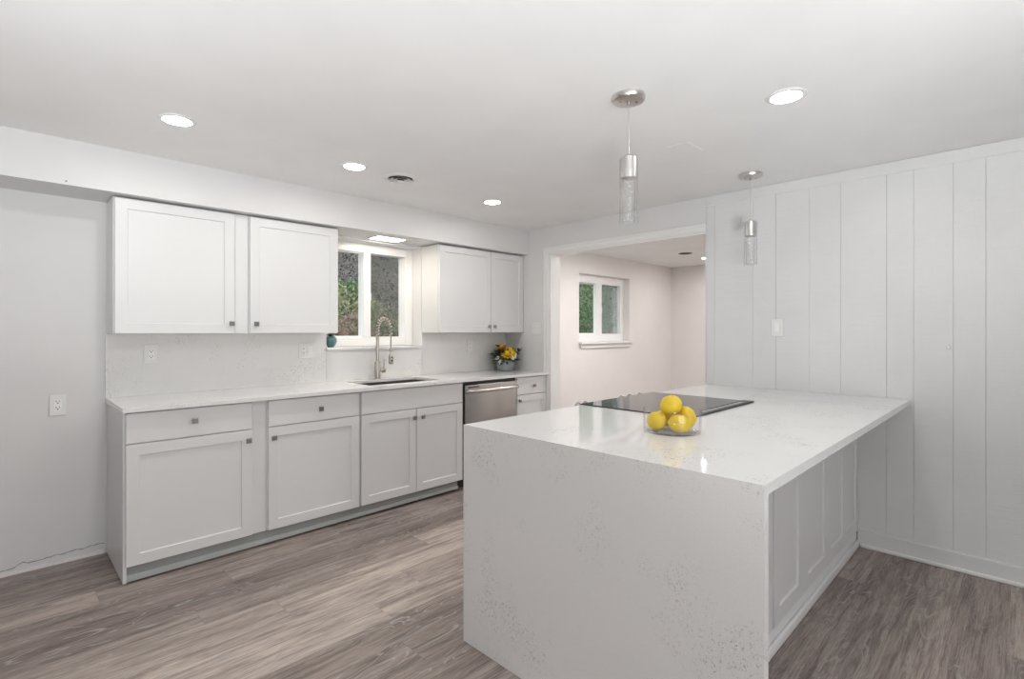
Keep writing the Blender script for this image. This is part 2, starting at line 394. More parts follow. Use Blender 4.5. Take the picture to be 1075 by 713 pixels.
for a in ((XL-0.15, vx0, YF-0.15, YB), (vx1, XW1, YF-0.15, YB), (vx0, vx1, YF-0.15, vy0), (vx0, vx1, vy1, YB)): box(bm, *a, ZC, ZC+0.1)
bmesh.ops.remove_doubles(bm, verts=bm.verts[:], dist=1e-5)
struct('ceiling', bm, M['ceil'])
struct('ceiling_far', box(B(), XW1, XF, YFF, YB, ZF, ZC+0.1), M['ceil'])
struct('trim_soffit', box(B(), XL, XR, YS, YB, ZS, ZC, 0.0), M['wall'])

# windows -----------------------------------------------------------
def slider(nm, x0, x1, z0, z1, yf, dep, xm0, xm1, fl, fr, fb, ft, yl, yr, scr='screen'):
    """sliding window: outer frame x0..x1, sashes meet at xm0..xm1"""
    bm = B()
    box(bm, x0, x0+fl, yf, yf+dep, z0, z1, 0.002); box(bm, x1-fr, x1, yf, yf+dep, z0, z1, 0.002)
    box(bm, x0+fl, x1-fr, yf, yf+dep, z0, z0+fb, 0.002); box(bm, x0+fl, x1-fr, yf, yf+dep, z1-ft, z1, 0.002)
    fr_ = struct(nm, bm, M['vinyl'])
    s = B(); box(s, xm0, xm1, yf-0.006, yr-0.004, z0+fb, z1-ft, 0.003); box(s, xm1-0.012, xm1, yf-0.012, yf-0.006, (z0+z1)/2-0.05, (z0+z1)/2+0.02, 0.002)
    obj('meeting_rail', s, M['vinyl'], fr_)
    s = B(); t = 0.018
    xa, xb, za, zb = x0+fl, xm0, z0+fb, z1-ft
    box(s, xa, xa+t, yl-0.012, yl+0.012, za, zb); box(s, xa+t, xb, yl-0.012, yl+0.012, za, za+t*0.6); box(s, xa+t, xb, yl-0.012, yl+0.012, zb-t*0.6, zb)
    obj('sash', s, M['vinyl'], fr_)
    obj('window_pane', box(B(), xa+t, xb, yl-0.002, yl+0.002, za+t*0.6, zb-t*0.6), M['pane'], fr_)
    obj('window_pane', box(B(), xm1, x1-fr, yr-0.002, yr+0.002, za, zb), M['pane'], fr_)
    obj('insect_screen', box(B(), xm1, x1-fr, yr+0.012, yr+0.0135, za, zb), M[scr], fr_)
    return fr_
slider('window_1', 1.795, 2.681, 1.1825, 2.051, 3.987, 0.11, 2.190, 2.256, 0.08, 0.078, 0.0765, 0.072, 4.03, 4.082)
slider('window_2', 4.986, 6.104, 1.172, 2.019, 3.937, 0.11, 5.452, 5.575, 0.115, 0.085, 0.10, 0.10, 3.99, 3.985, 'screen_lit')
# sills
solid('window_sill', box(B(), 1.786, 2.681, 3.818, 3.985, 1.158, 1.182, 0.003), M['quartz'], (2.23, 3.9, 1.158),
      'white quartz window sill ledge below the window behind the faucet', 'window sill')
solid('window_sill', box(B(), 4.975, 6.125, 3.80, 3.936, 1.148, 1.172, 0.003), M['trim'], (5.5, 3.87, 1.148),
      'plain painted sill ledge under the window of the next room', 'window sill')
bm = box(B(), 5.0, 6.10, 3.828, 3.849, 1.095, 1.147, 0.003); struct('trim_apron', bm, M['trim'])
# daylight window frame behind the camera, added unseen around the fill light
def bigwin(nm, axis, c, a0, a1, z0, z1):
    bm = B()
    def bx(a, b, za, zb):
        if axis == 'X': box(bm, a, b, c-0.05, c+0.03, za, zb, 0.003)
        else: box(bm, c-0.05, c+0.03, a, b, za, zb, 0.003)
    t = 0.06
    bx(a0, a0+t, z0, z1); bx(a1-t, a1, z0, z1); bx(a0+t, a1-t, z0, z0+t); bx(a0+t, a1-t, z1-t, z1); mid = (a0+a1)/2; bx(mid-t/2, mid+t/2, z0+t, z1-t)
    return struct(nm, bm, M['vinyl'])
bigwin('fill_window', 'X', YF-0.08, *DW_)
def fill_area(nm, loc, rot, sx, sy, e, col=(1.0, 0.985, 0.965)):
    l = bpy.data.lights.new(nm, 'AREA'); l.shape = 'RECTANGLE'; l.size = sx; l.size_y = sy; l.energy = e; l.color = col
    o = bpy.data.objects.new(nm, l); COL.objects.link(o); o.location = loc; o.rotation_euler = rot; return o
fill_area('daylight_fill', (0.2, YF-0.2, 1.37), (R(90), 0, 0), 1.9, 1.2, DAY)  # unseen area lamp added as fill from behind
for px_, py_, yaw in ((-1.05, -0.45, 19), (-0.45, -1.05, -19)):  # two unseen lamps added to lift the ceiling
    fl_ = fill_area("bounce_fill", (px_, py_, 0.80), (R(90+36), 0, TH-PI/2+R(yaw)), 0.7, 0.7, BOUNCE, (0.975, 0.99, 1.0)); fl_.data.spread = R(74)

# casing of the opening -------------------------------------------------
bm = B(); cw = 0.062
for (t0, t1, d) in ((0.0, cw, 0.012), (0.012, 0.030, 0.018), (0.044, cw, 0.022)):
    box(bm, XR-d, XR-0.0005, OPY1+t0, OPY1+t1, 0, OPZ+t0, 0.002)
    box(bm, XR-d, XR-0.0005, OPY0-0.0, OPY1+t1, OPZ+t0, OPZ+t1, 0.002)
struct('trim_1', bm, M['trim'])
bm = B(); box(bm, XR, XW1, OPY1-0.012, OPY1-0.0005, 0, OPZ-0.012); box(bm, XR, XW1, OPY0+0.0005, OPY1-0.0005, OPZ-0.012, OPZ-0.0005); box(bm, XR-0.0, XW1, OPY0+0.0005, OPY0+0.012, 0, OPZ-0.012)
struct('trim_2', bm, M['trim'])

# board wall --------------------------------------------------------
seams = [1.689, 1.624, 1.354, 1.205, 1.0, 0.826, 0.591, 0.463, 0.290, 0.158, -0.10, -0.36, -0.58, -0.87, -1.1, -1.4, -1.62, -1.9, -2.15, -2.4]
bm = B()
for i, (a, b) in enumerate(zip(seams, seams[1:])):
    g = 0.0004
    th = 0.012 + 0.0006*((i*7) % 3 - 1)
    box(bm, XR-th, XR-0.0005, b+g, a-g, 0.09, 2.238, 0.0011)
struct('wall_right_boards', bm, M['plank'])
struct('trim_3', box(B(), XR-0.0145, XR-0.0005, YF, OPY0, 2.236, ZC-0.001, 0.003), M['plank'])
bm = box(B(), XR-0.026, XR-0.0005, YF, YP-0.0005, 0.0, 0.098, 0.003); br = struct('baseboard_right', bm, M['plank'])
bm = prism(B(), [(XR-0.042, YF), (XR-0.0262, YF), (XR-0.0262, YP-0.015), (XR-0.042, YP-0.015)], 0.0, 0.02, 0.004)
obj('shoe_moulding', bm, M['trim'], br)
bm = B(); lathe(bm, [(0, 0.0), (0.012, 0), (0.010, 0.004), (0, 0.005)], (XR-0.014, 0.31, 1.22), 14, 'X'); struct('trim_4', bm, M['plank'])  # plugged knot in a board

# crack and caulk low on the back wall
pts = [(-0.42, 0.030), (-0.28, 0.036), (-0.16, 0.026), (-0.06, 0.026), (0.0, 0.031), (0.045, 0.033), (0.09, 0.058), (0.11, 0.044), (0.17, 0.047), (0.23, 0.053), (0.27, 0.052), (0.31, 0.060), (0.34, 0.052), (0.37, 0.058), (0.40, 0.060), (0.438, 0.060)]
bm = B(); random.seed(3)
fine = []
for (a, b) in zip(pts, pts[1:]):
    for k in range(4):
        t = k/4; fine.append((a[0]+(b[0]-a[0])*t, a[1]+(b[1]-a[1])*t + random.uniform(-.0025, .0025)))
fine.append(pts[-1])
for i, (a, b) in enumerate(zip(fine, fine[1:])):
    h0 = 0.0012 + 0.0018*abs(math.sin(i*0.7)); h1 = 0.0012 + 0.0018*abs(math.sin((i+1)*0.7))
    v = [bm.verts.new(p) for p in ((a[0], YB-0.001, a[1]-h0), (b[0], YB-0.001, b[1]-h1), (b[0], YB-0.001, b[1]+h1), (a[0], YB-0.001, a[1]+h0))]
    w = [bm.verts.new((p.co.x, YB-0.0002, p.co.z)) for p in v]
    bm.faces.new(v); bm.faces.new(w[::-1])
    for k in range(4): bm.faces.new((v[k], w[k], w[(k+1) % 4], v[(k+1) % 4]))
obj('plaster_crack', bm, M['crack'], wall)
bm = B()
for i in range(24):
    x = -0.45 + i*0.037; box(bm, x, x+0.037, YB-0.006, YB-0.0005, 0.0, 0.018+0.005*math.sin(i*1.7)+0.004*math.sin(i*0.6), 0.0015)
obj('caulk_bead', bm, M['plaster'], wall)

# ================================================================== SINK WALL CABINETS
def knob(parent, x, y, z):
    bm = B()
    lathe(bm, [(0.0055, 0), (0.005, 0.014)], (x, y, z), 12, 'Y')
    a = 0.0115; b = 0.0145
    pr = [(a, 0.013), (b, 0.017), (b, 0.024), (a, 0.0265)]
    rings = []
    for s, d in pr:
        rings.append([bm.verts.new((x+sx*s, y-d, z+sz*s)) for sx, sz in ((-1, -1), (1, -1), (1, 1), (-1, 1))])
    for p, q in zip(rings, rings[1:]):
        for i in range(4): bm.faces.new((p[i], p[(i+1) % 4], q[(i+1) % 4], q[i]))
    bm.faces.new(rings[0][::-1]); bm.faces.new(rings[-1])
    return obj('knob', bm, M['knob'], parent)
def door(parent, x0, x1, z0, z1, y, kx=None, kz=None, name='door'):
    d = obj(name, shaker(B(), x0, x1, z0, z1, y), M['cab'], parent)
    if kx is not None: knob(d, kx, y, kz)
    return d
def drawer(parent, x0, x1, z0, z1, y, kx=None, kz=None, name='drawer_front'):
    d = obj(name, box(B(), x0, x1, y, y+0.019, z0, z1, 0.0018), M['cab'], parent)
    if kx is not None: knob(d, kx, y, kz)
    return d
YBF = YK+0.021                                          # face frame plane
BB = YB-0.003
def base_cab(x0, x1, label, left_side=False, hollow=False):
    t = thing('base_cabinet', ((x0+x1)/2, (YBF+BB)/2, 0), label, 'cabinet', 'base cabinets under the sink counter')
    bm = B()
    if left_side:
        box(bm, x0, x0+0.016, YBF, BB, 0.004, 0.892, 0.001); box(bm, x0+0.016, x1, YBF, BB, 0.09, 0.892, 0.001)
    elif hollow:
        box(bm, x0, x1, YBF, YBF+0.019, 0.09, 0.892, 0.001); box(bm, x0, x0+0.018, YBF+0.019, BB, 0.09, 0.892); box(bm, x1-0.018, x1, YBF+0.019, BB, 0.09, 0.892)
        box(bm, x0+0.018, x1-0.018, YBF+0.019, BB, 0.09, 0.11); box(bm, x0+0.018, x1-0.018, BB-0.006, BB, 0.11, 0.892)
    else: box(bm, x0, x1, YBF, BB, 0.09, 0.892, 0.001)
    obj('carcass', bm, M['cab'], t); return t
t = base_cab(0.448, 1.152, 'white base cabinet, one drawer over one door, at the open left counter end', True)
drawer(t, 0.458, 1.068, 0.727, 0.884, YK, 0.765, 0.815)
door(t, 0.458, 1.068, 0.093, 0.721, YK, 1.060-0.016, 0.662)
t = base_cab(1.154, 1.773, 'white base cabinet, one drawer over one door, directly left of the sink base')
drawer(t, 1.161, 1.763, 0.727, 0.884, YK, 1.484, 0.803)
door(t, 1.161, 1.763, 0.093, 0.721, YK, 1.189, 0.657)
t = base_cab(1.775, 2.690, 'white double door sink base cabinet with a plain false drawer front, under the sink', False, True)
drawer(t, 1.781, 2.685, 0.727, 0.884, YK, name='false_front')
door(t, 1.781, 2.232, 0.093, 0.721, YK, 2.210, 0.657); door(t, 2.237, 2.685, 0.093, 0.721, YK, 2.284, 0.656)
t = base_cab(3.314, 3.731, 'narrow white base cabinet between the dishwasher and the doorway')
drawer(t, 3.321, 3.722, 0.727, 0.884, YK, 3.539, 0.802)
door(t, 3.321, 3.722, 0.093, 0.721, YK, 3.345, 0.676)
# toe kick
tk = thing('toe_kick', (1.55, 3.31, 0), 'grey toe kick board running along the floor under the white base cabinets', 'toe kick')
def sl(bm, y0, y1, za0, za1, zb):
    v = [bm.verts.new(p) for p in ((0.465, y0, za0), (2.66, y0, za1), (2.66, y0, zb), (0.465, y0, zb), (0.465, y1, za0), (2.66, y1, za1), (2.66, y1, zb), (0.465, y1, zb))]
    for f in ((0, 1, 2, 3), (5, 4, 7, 6), (4, 0, 3, 7), (1, 5, 6, 2), (4, 5, 1, 0), (3, 2, 6, 7)): bm.faces.new([v[i] for i in f])
    return bm
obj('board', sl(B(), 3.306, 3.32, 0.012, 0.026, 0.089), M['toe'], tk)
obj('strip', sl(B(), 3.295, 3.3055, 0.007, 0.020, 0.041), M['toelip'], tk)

# uppers
YU = YD+0.0205
def upper(x0, x1, label):
    t = thing('wall_cabinet', ((x0+x1)/2, (YU+BB)/2, 1.292), label, 'wall cabinet', 'wall cabinets under the soffit')
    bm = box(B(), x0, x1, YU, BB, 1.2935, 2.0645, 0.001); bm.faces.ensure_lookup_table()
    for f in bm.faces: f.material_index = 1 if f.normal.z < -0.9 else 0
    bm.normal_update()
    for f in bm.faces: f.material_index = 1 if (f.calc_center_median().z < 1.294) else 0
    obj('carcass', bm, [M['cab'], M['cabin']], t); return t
t = upper(0.446, 1.150, 'white shaker wall cabinet at the far left under the soffit, knob at its lower right')
door(t, 0.452, 1.064, 1.2965, 2.058, YD, 1.043, 1.357)
t = upper(1.152, 1.764, 'white shaker wall cabinet directly left of the sink window, knob at its lower left')
door(t, 1.157, 1.761, 1.2965, 2.058, YD, 1.190, 1.357)
t = upper(2.684, 3.731, 'white double door wall cabinet right of the sink window, above the flowers')
door(t, 2.688, 3.283, 1.2965, 2.058, YD, 3.254, 1.351); door(t, 3.290, 3.727, 1.2965, 2.058, YD, 3.324, 1.351)

# counter on the sink wall with a cut-out for the sink
SX0, SX1, SY0, SY1 = 1.90, 2.54, 3.365, 3.748
bm = B(); z0, z1 = 0.893, CT; x0, x1, y0, y1 = 0.441, 3.731, 3.240, BB
xs = [x0, SX0, SX1, x1]; ys = [y0, SY0, SY1, y1]
gv = {}
for zi, z in enumerate((z0, z1)):
    for i, x in enumerate(xs):
        for j, y in enumerate(ys): gv[i, j, zi] = bm.verts.new((x, y, z))
for i in range(3):
    for j in range(3):
        if (i, j) == (1, 1): continue
        bm.faces.new([gv[a, b, 1] for a, b in ((i, j), (i+1, j), (i+1, j+1), (i, j+1))])
        bm.faces.new([gv[a, b, 0] for a, b in ((i, j), (i, j+1), (i+1, j+1), (i+1, j))])
for k in range(3):
    for (a, b) in (((k, 0), (k+1, 0)), ((k, 3), (k+1, 3)), ((0, k), (0, k+1)), ((3, k), (3, k+1))):
        bm.faces.new((gv[a[0], a[1], 0], gv[b[0], b[1], 0], gv[b[0], b[1], 1], gv[a[0], a[1], 1]))
cyc = [(1, 1), (2, 1), (2, 2), (1, 2)]
for a, b in zip(cyc, cyc[1:]+cyc[:1]): bm.faces.new((gv[a[0], a[1], 0], gv[b[0], b[1], 0], gv[b[0], b[1], 1], gv[a[0], a[1], 1]))
solid('countertop', bm, M['quartz'], (2.0, 3.5, z0), 'long white quartz countertop on the cabinets below the sink window', 'countertop')
# sink
bm = B()
def rrect(x0, x1, y0, y1, r, z, n=5):
    out = []
    for cx, cy, a0 in ((x1-r, y1-r, 0), (x0+r, y1-r, 90), (x0+r, y0+r, 180), (x1-r, y0+r, 270)):
        for i in range(n+1):
            a = R(a0+90*i/n); out.append((cx+r*math.cos(a), cy+r*math.sin(a), z))
    return out
rings = []
for (d, z, r) in ((-0.022, 0.8915, 0.03), (0.004, 0.8915, 0.03), (0.004, 0.70, 0.03), (0.02, 0.685, 0.03), (0.30, 0.68, 0.02)):
    hw = (SX1-SX0)/2-d; hh = (SY1-SY0)/2-min(d, 0.14)
    cx, cy = (SX0+SX1)/2, (SY0+SY1)/2
    rings.append([bm.verts.new(p) for p in rrect(cx-hw, cx+hw, cy-hh, cy+hh, min(r, hh*0.9, hw*0.9), z)])
for a, b in zip(rings, rings[1:]):
    n = len(a)
    for i in range(n): bm.faces.new((a[i], a[(i+1) % n], b[(i+1) % n], b[i]))
bm.faces.new(rings[-1])
sk = thing('sink', (2.22, 3.565, 0.68), 'undermount stainless steel sink set into the white counter below the faucet', 'sink')
so = obj('basin', bm, M['basin'], sk, 40)
md = so.modifiers.new('wall', 'SOLIDIFY'); md.thickness = 0.002; md.offset = 1
bm = B(); lathe(bm, [(0, 0.003), (0.03, 0.003), (0.042, 0.0055), (0.045, 0.0)], (2.22, 3.565, 0.6805), 24); obj('drain', bm, M['steel_bar'], sk, 30)
# backsplash slabs
BG = 'quartz backsplash slabs'
def slab(x0, x1, z0, z1, label):
    solid('backsplash', box(B(), x0, x1, YB-0.014, YB-0.0005, z0, z1, 0.001), M['quartz'], ((x0+x1)/2, YB-0.007, z0), label, 'backsplash', BG)
slab(0.441, 1.793, 0.9152, 1.292, 'speckled quartz backsplash below the two wall cabinets left of the window')
slab(1.7935, 2.6825, 0.9152, 1.1575, 'low quartz backsplash behind the faucet, under the window sill')
slab(2.683, 3.7305, 0.9152, 1.292, 'quartz backsplash behind the flowers, below the double door wall cabinet')

# faucet ---------------------------------------------------------------
fx, fy = 2.209, 3.79
fa = thing('faucet', (fx, fy, CT), 'brushed nickel spring neck pull-down kitchen faucet standing behind the sink', 'faucet')
bm = B(); lathe(bm, [(0, 0), (0.029, 0), (0.029, 0.005), (0.024, 0.008), (0.0235, 0.137), (0.02, 0.142), (0.0125, 0.146)], (fx, fy, CT), 28); obj('body', bm, M['nickel'], fa, 35)
bm = B(); lathe(bm, [(0.0125, 0.140), (0.0125, 0.328), (0.0145, 0.33), (0.0145, 0.345), (0.010, 0.348), (0, 0.348)], (fx, fy, CT), 22); obj('riser', bm, M['nickel'], fa, 35)
# arc in the plane towards the sink
reach = 0.205; zt0 = CT+0.345
path = []
for i in range(41):
    a = PI*i/40; path.append(Vector((fx, fy-reach/2+reach/2*math.cos(a), zt0+0.035+0.115*math.sin(a)**0.9)))
path = [Vector((fx, fy, zt0)), Vector((fx, fy, zt0+0.02))] + path + [Vector((fx, fy-reach, zt0+0.02)), Vector((fx, fy-reach, zt0+0.005))]
hose = path + [Vector((fx, fy-reach, 1.15)), Vector((fx, fy-reach, 1.137))]
obj('hose', tube(B(), hose, 0.0055, 10), M['knob'], fa, 60)
# coil spring around the hose
cum = [0]
for a, b in zip(path, path[1:]): cum.append(cum[-1]+(b-a).length)
coil = []; turns = 15; nst = turns*9
for i in range(nst+1):
    s = cum[-1]*i/nst; k = 0
    while k < len(cum)-2 and cum[k+1] < s: k += 1
    tt = (s-cum[k])/max(1e-9, cum[k+1]-cum[k]); p = path[k].lerp(path[k+1], tt)
    tg = (path[min(k+2, len(path)-1)]-path[max(k-1, 0)]).normalized(); u = Vector((1, 0, 0)); w = tg.cross(u).normalized(); ph = 2*PI*turns*i/nst
    coil.append(p+(u*math.cos(ph)+w*math.sin(ph))*0.0125)
obj('spring', tube(B(), coil, 0.0040, 8), M['nickel'], fa, 60)
bm = B(); tube(bm, [(fx, fy, 1.168), (fx, fy-reach+0.012, 1.163)], 0.0045, 8); lathe(bm, [(0.0155, -0.012), (0.0155, 0.012), (0.0125, 0.0121), (0.0125, -0.0121), (0.0155, -0.012)], (fx, fy, 1.168), 18)
lathe(bm, [(0.016, -0.012), (0.016, 0.010), (0.012, 0.0101), (0.012, -0.0121), (0.016, -0.012)], (fx, fy-reach, 1.162), 18); obj('docking_arm', bm, M['nickel'], fa, 40)
bm = B(); lathe(bm, [(0, 0.09), (0.012, 0.09), (0.014, 0.085), (0.019, 0.078), (0.020, 0.005), (0.017, 0.0), (0, 0.0)], (fx, fy-reach, 1.047), 22)
hd = obj('spray_head', bm, M['nickel'], fa, 40)
bm = B()
for dz in (0.028, 0.054): lathe(bm, [(0.0065, 0.0), (0.0065, 0.003), (0, 0.0035)], (fx-0.004, fy-reach-0.0185, 1.047+dz), 12, 'Y')
obj('spray_button', bm, M['blackp'], hd)
bm = B(); tube(bm, [(fx+0.020, fy, CT+0.068), (fx+0.046, fy-0.006, CT+0.068)], 0.012, 16)
mt = Matrix.Rotation(R(90), 4, 'Y'); lathe(bm, [(0, -0.003), (0.017, -0.003), (0.02, 0.0), (0.02, 0.02), (0.016, 0.024), (0, 0.024)], (fx+0.042, fy-0.006, CT+0.068), 20, 'Z', mt)
hb = obj('handle', bm, M['nickel'], fa, 40)
bm = B(); tube(bm, [(fx+0.055, fy-0.006, CT+0.080), (fx+0.057, fy-0.006, CT+0.16)], [0.0055, 0.0045], 12); obj('lever', bm, M['nickel'], hb, 50)

# teal pot in the window corner
tp = thing('succulent_pot', (1.862, 3.905, 1.182), 'small round teal glazed pot with dark leaves on the kitchen window sill', 'pot')
bm = B(); lathe(bm, [(0, 0.0), (0.024, 0.0), (0.026, 0.006), (0.030, 0.012), (0.041, 0.03), (0.045, 0.050), (0.042, 0.07), (0.034, 0.083), (0.028, 0.086), (0.028, 0.080), (0, 0.078)], (1.862, 3.905, 1.182), 26)
for v in bm.verts:
    d = Vector((v.co.x-1.862, v.co.y-3.905, 0)); a = math.atan2(d.y, d.x)
    if 1.19 < v.co.z < 1.262: v.co += d.normalized()*0.0022*math.sin(a*13)*(1 if int((v.co.z-1.182)/0.016) % 2 else -1) if d.length > 0.02 else Vector()
obj('pot', bm, M['teal'], tp, 50)
def leaf(bm, p, d, up, ln, wd, curl=0.25, seg=4):
    d = d.normalized(); s = d.cross(up); s = s.normalized() if s.length > 1e-4 else Vector((1, 0, 0)); nrm = s.cross(d).normalized()
    prev = None
    for i in range(seg+1):
        t = i/seg; w = wd*math.sin(PI*min(0.98, max(0.04, t**0.8)))*0.5; c = p+d*ln*t+nrm*(-curl*ln*t*t)
        row = (bm.verts.new(c-s*w+nrm*w*0.25), bm.verts.new(c), bm.verts.new(c+s*w+nrm*w*0.25))
        if prev:
            bm.faces.new((prev[0], prev[1], row[1], row[0])); bm.faces.new((prev[1], prev[2], row[2], row[1]))
        prev = row
random.seed(11)
bm = B()
for i in range(26):
    a = random.uniform(0, 2*PI); e = random.uniform(0.1, 1.1)
    leaf(bm, Vector((1.862, 3.905, 1.262)), Vector((math.cos(a)*math.cos(e), math.sin(a)*math.cos(e), math.sin(e))), Vector((0, 0, 1)), random.uniform(0.04, 0.065), 0.018)
obj('foliage', bm, M['leaf_bq'], tp)

# dishwasher -------------------------------------------------------------
dw = thing('dishwasher', (3.0, 3.5, 0), 'stainless steel dishwasher with a bowed bar handle, between white cabinets', 'dishwasher')
obj('tub', box(B(), 2.70, 3.308, 3.32, BB, 0.1, 0.875, 0.002), M['blackp'], dw)
obj('control_strip', box(B(), 2.697, 3.310, 3.284, 3.319, 0.864, 0.889, 0.001), M['blackp'], dw)
obj('toe_panel', box(B(), 2.692, 3.310, 3.35, 3.37, 0.004, 0.098, 0.001), M['blackp'], dw)
obj('side_strip', box(B(), 2.691, 2.700, 3.27, 3.318, 0.10, 0.889), M['blackp'], dw); obj('side_strip', box(B(), 3.3085, 3.3125, 3.285, 3.318, 0.10, 0.889), M['blackp'], dw)  # black strips fill the gaps at the door sides
d = obj('door', box(B(), 2.704, 3.306, 3.258, 3.318, 0.105, 0.862, 0.006, 2), M['steel'], dw, 40)
hp = [(2.722, 3.260, 0.812)] + [(2.726+0.558*i/16, 3.222-0.016*math.sin(PI*i/16), 0.814) for i in range(17)] + [(3.289, 3.260, 0.812)]
bm = B(); tube(bm, hp, 0.0125, 12)
for v in bm.verts: v.co.z = 0.814 + (v.co.z-0.814)*1.25
obj('handle', bm, M['steel_bar'], d, 60)
obj('badge', box(B(), 2.738, 2.858, 3.2565, 3.2585, 0.838, 0.848), M['blackp'], d)

# outlets and switches ------------------------------------------------------
def plate_y(x, z, w, h, y):
    return box(B(), x-w/2, x+w/2, y-0.006, y-0.0005, z-h/2, z+h/2, 0.002)
def receptacle(parent, x, z, y):
    r = obj('receptacle', box(B(), x-0.0168, x+0.0168, y-0.0085, y-0.006, z-0.034, z+0.034, 0.002), M['recept'], parent)
    bm = B()
    for dz in (0.0185, -0.0155):
        box(bm, x-0.0085, x-0.0058, y-0.0092, y-0.0084, z+dz-0.0005, z+dz+0.0075); box(bm, x+0.0058, x+0.0085, y-0.0092, y-0.0084, z+dz, z+dz+0.007)
        lathe(bm, [(0.0034, 0), (0.0034, 0.0008), (0, 0.0008)], (x, y-0.0084, z+dz-0.007), 10, 'Y')
    obj('slots', bm, M['slot'], r)
def outlet(x, z, y, label):
    t = thing('wall_outlet', (x, y, z), label, 'outlet', 'duplex wall outlets'); obj('cover_plate', plate_y(x, z, 0.073, 0.118, y), M['plate'], t); receptacle(t, x, z, y)
outlet(0.231, 0.895, YB, 'grey duplex outlet low on the bare wall left of the base cabinets')
YQ = YB-0.0145
outlet(0.663, 1.168, YQ, 'white duplex outlet on the backsplash under the far left wall cabinet')
outlet(3.24, 1.165, YQ, 'white duplex outlet on the backsplash left of the flowers')
t = thing('outlet_switch_plate', (1.634, YQ, 1.162), 'white two-gang plate with an outlet and a rocker switch, left of the sink window', 'outlet')
obj('cover_plate', plate_y(1.634, 1.162, 0.112, 0.116, YQ), M['plate'], t); receptacle(t, 1.611, 1.162, YQ)
obj('rocker', box(B(), 1.641, 1.674, YQ-0.010, YQ-0.006, 1.129, 1.195, 0.002), M['recept'], t)
def plate_x(y, z, w, h, x): return box(B(), x-0.006, x-0.0005, y-w/2, y+w/2, z-h/2, z+h/2, 0.002)
XB = XR-0.0135
t = thing('light_switch', (XB, 1.193, 1.334), 'single white rocker switch on the white board wall above the peninsula', 'light switch')
obj('cover_plate', plate_x(1.193, 1.334, 0.075, 0.118, XB), M['plate'], t)
bm = box(B(), XB-0.0105, XB-0.006, 1.193-0.017, 1.193+0.017, 1.300, 1.368, 0.0025); obj('rocker', bm, M['recept'], t)
t = thing('light_switch', (XR, 3.403, 1.334), 'double toggle switch plate between the double door wall cabinet and the doorway', 'light switch')
obj('cover_plate', plate_x(3.403, 1.334, 0.116, 0.116, XR), M['plate'], t)
for dy in (-0.023, 0.023):
    bm = box(B(), XR-0.014, XR-0.006, 3.403+dy-0.005, 3.403+dy+0.005, 1.330, 1.346, 0.002); obj('toggle', bm, M['recept'], t)

# flowers -----------------------------------------------------------------
vx, vy = 3.570, 3.672
FS = 1.16           # size of the bouquet
fl = thing('flower_arrangement', (vx, vy, CT), 'yellow flowers with dark leaves in a grey vase on the sink counter', 'flowers')
bm = B(); lathe(bm, [(0, 0.001), (0.070, 0.001), (0.080, 0.008), (0.088, 0.04), (0.092, 0.075), (0.090, 0.105), (0.087, 0.108), (0.085, 0.105), (0.087, 0.075), (0.083, 0.04), (0.074, 0.014), (0, 0.010)], (vx, vy, CT), 32); obj('vase', bm, M['vase'], fl, 50)
random.seed(5)
bm = B()
for i in range(16):
    a = random.uniform(0, 2*PI); r0 = random.uniform(0, 0.045); r1 = r0+random.uniform(0.0, 0.05); a1 = a+random.uniform(1.5, 3)
    tube(bm, [(vx+r0*math.cos(a1), vy+r0*math.sin(a1), CT+0.014), (vx+r1*0.5*math.cos(a), vy+r1*0.5*math.sin(a), CT+0.09), (vx+r1*math.cos(a), vy+r1*math.sin(a), CT+0.15)], 0.0028, 6)
obj('stems', bm, M['stem'], fl, 60)
rt = Vector((math.sin(TH), -math.cos(TH), 0)); fw = Vector((math.cos(TH), math.sin(TH), 0)); C0 = Vector((vx, vy, CT))
bm = B(); random.seed(21)
for i in range(250):
    a = random.uniform(0, 2*PI); e = random.uniform(-0.45, 1.1)
    d = Vector((math.cos(a)*math.cos(e), math.sin(a)*math.cos(e), math.sin(e)*0.9))
    p = C0+Vector((0, 0, 0.125))+Vector((d.x*0.085, d.y*0.07, max(-0.03, d.z*0.07)))*random.uniform(0.5, 1.25)
    leaf(bm, p, d+Vector((0, 0, random.uniform(-0.2, 0.5))), Vector((random.uniform(-.4, .4), random.uniform(-.4, .4), 1)), random.uniform(0.04, 0.085), random.uniform(0.018, 0.034), random.uniform(0.1, 0.4))
for (r_, z_, n_) in ((-0.085, 0.20, 18), (0.145, 0.15, 20), (-0.14, 0.11, 16), (0.10, 0.10, 12)):
    b0 = C0+rt*r_*0.4+Vector((0, 0, 0.11)); b1 = C0+rt*r_+Vector((0, 0, z_+0.05))
    for k in range(n_):
        t = 0.3+0.7*k/n_; p = b0.lerp(b1, t); leaf(bm, p, rt*random.uniform(-1, 1)+fw*random.uniform(-1, 1)+Vector((0, 0, 0.5)), Vector((0, 0, 1)), 0.05, 0.026, 0.3)
obj('foliage', bm, M['leaf_bq'], fl)
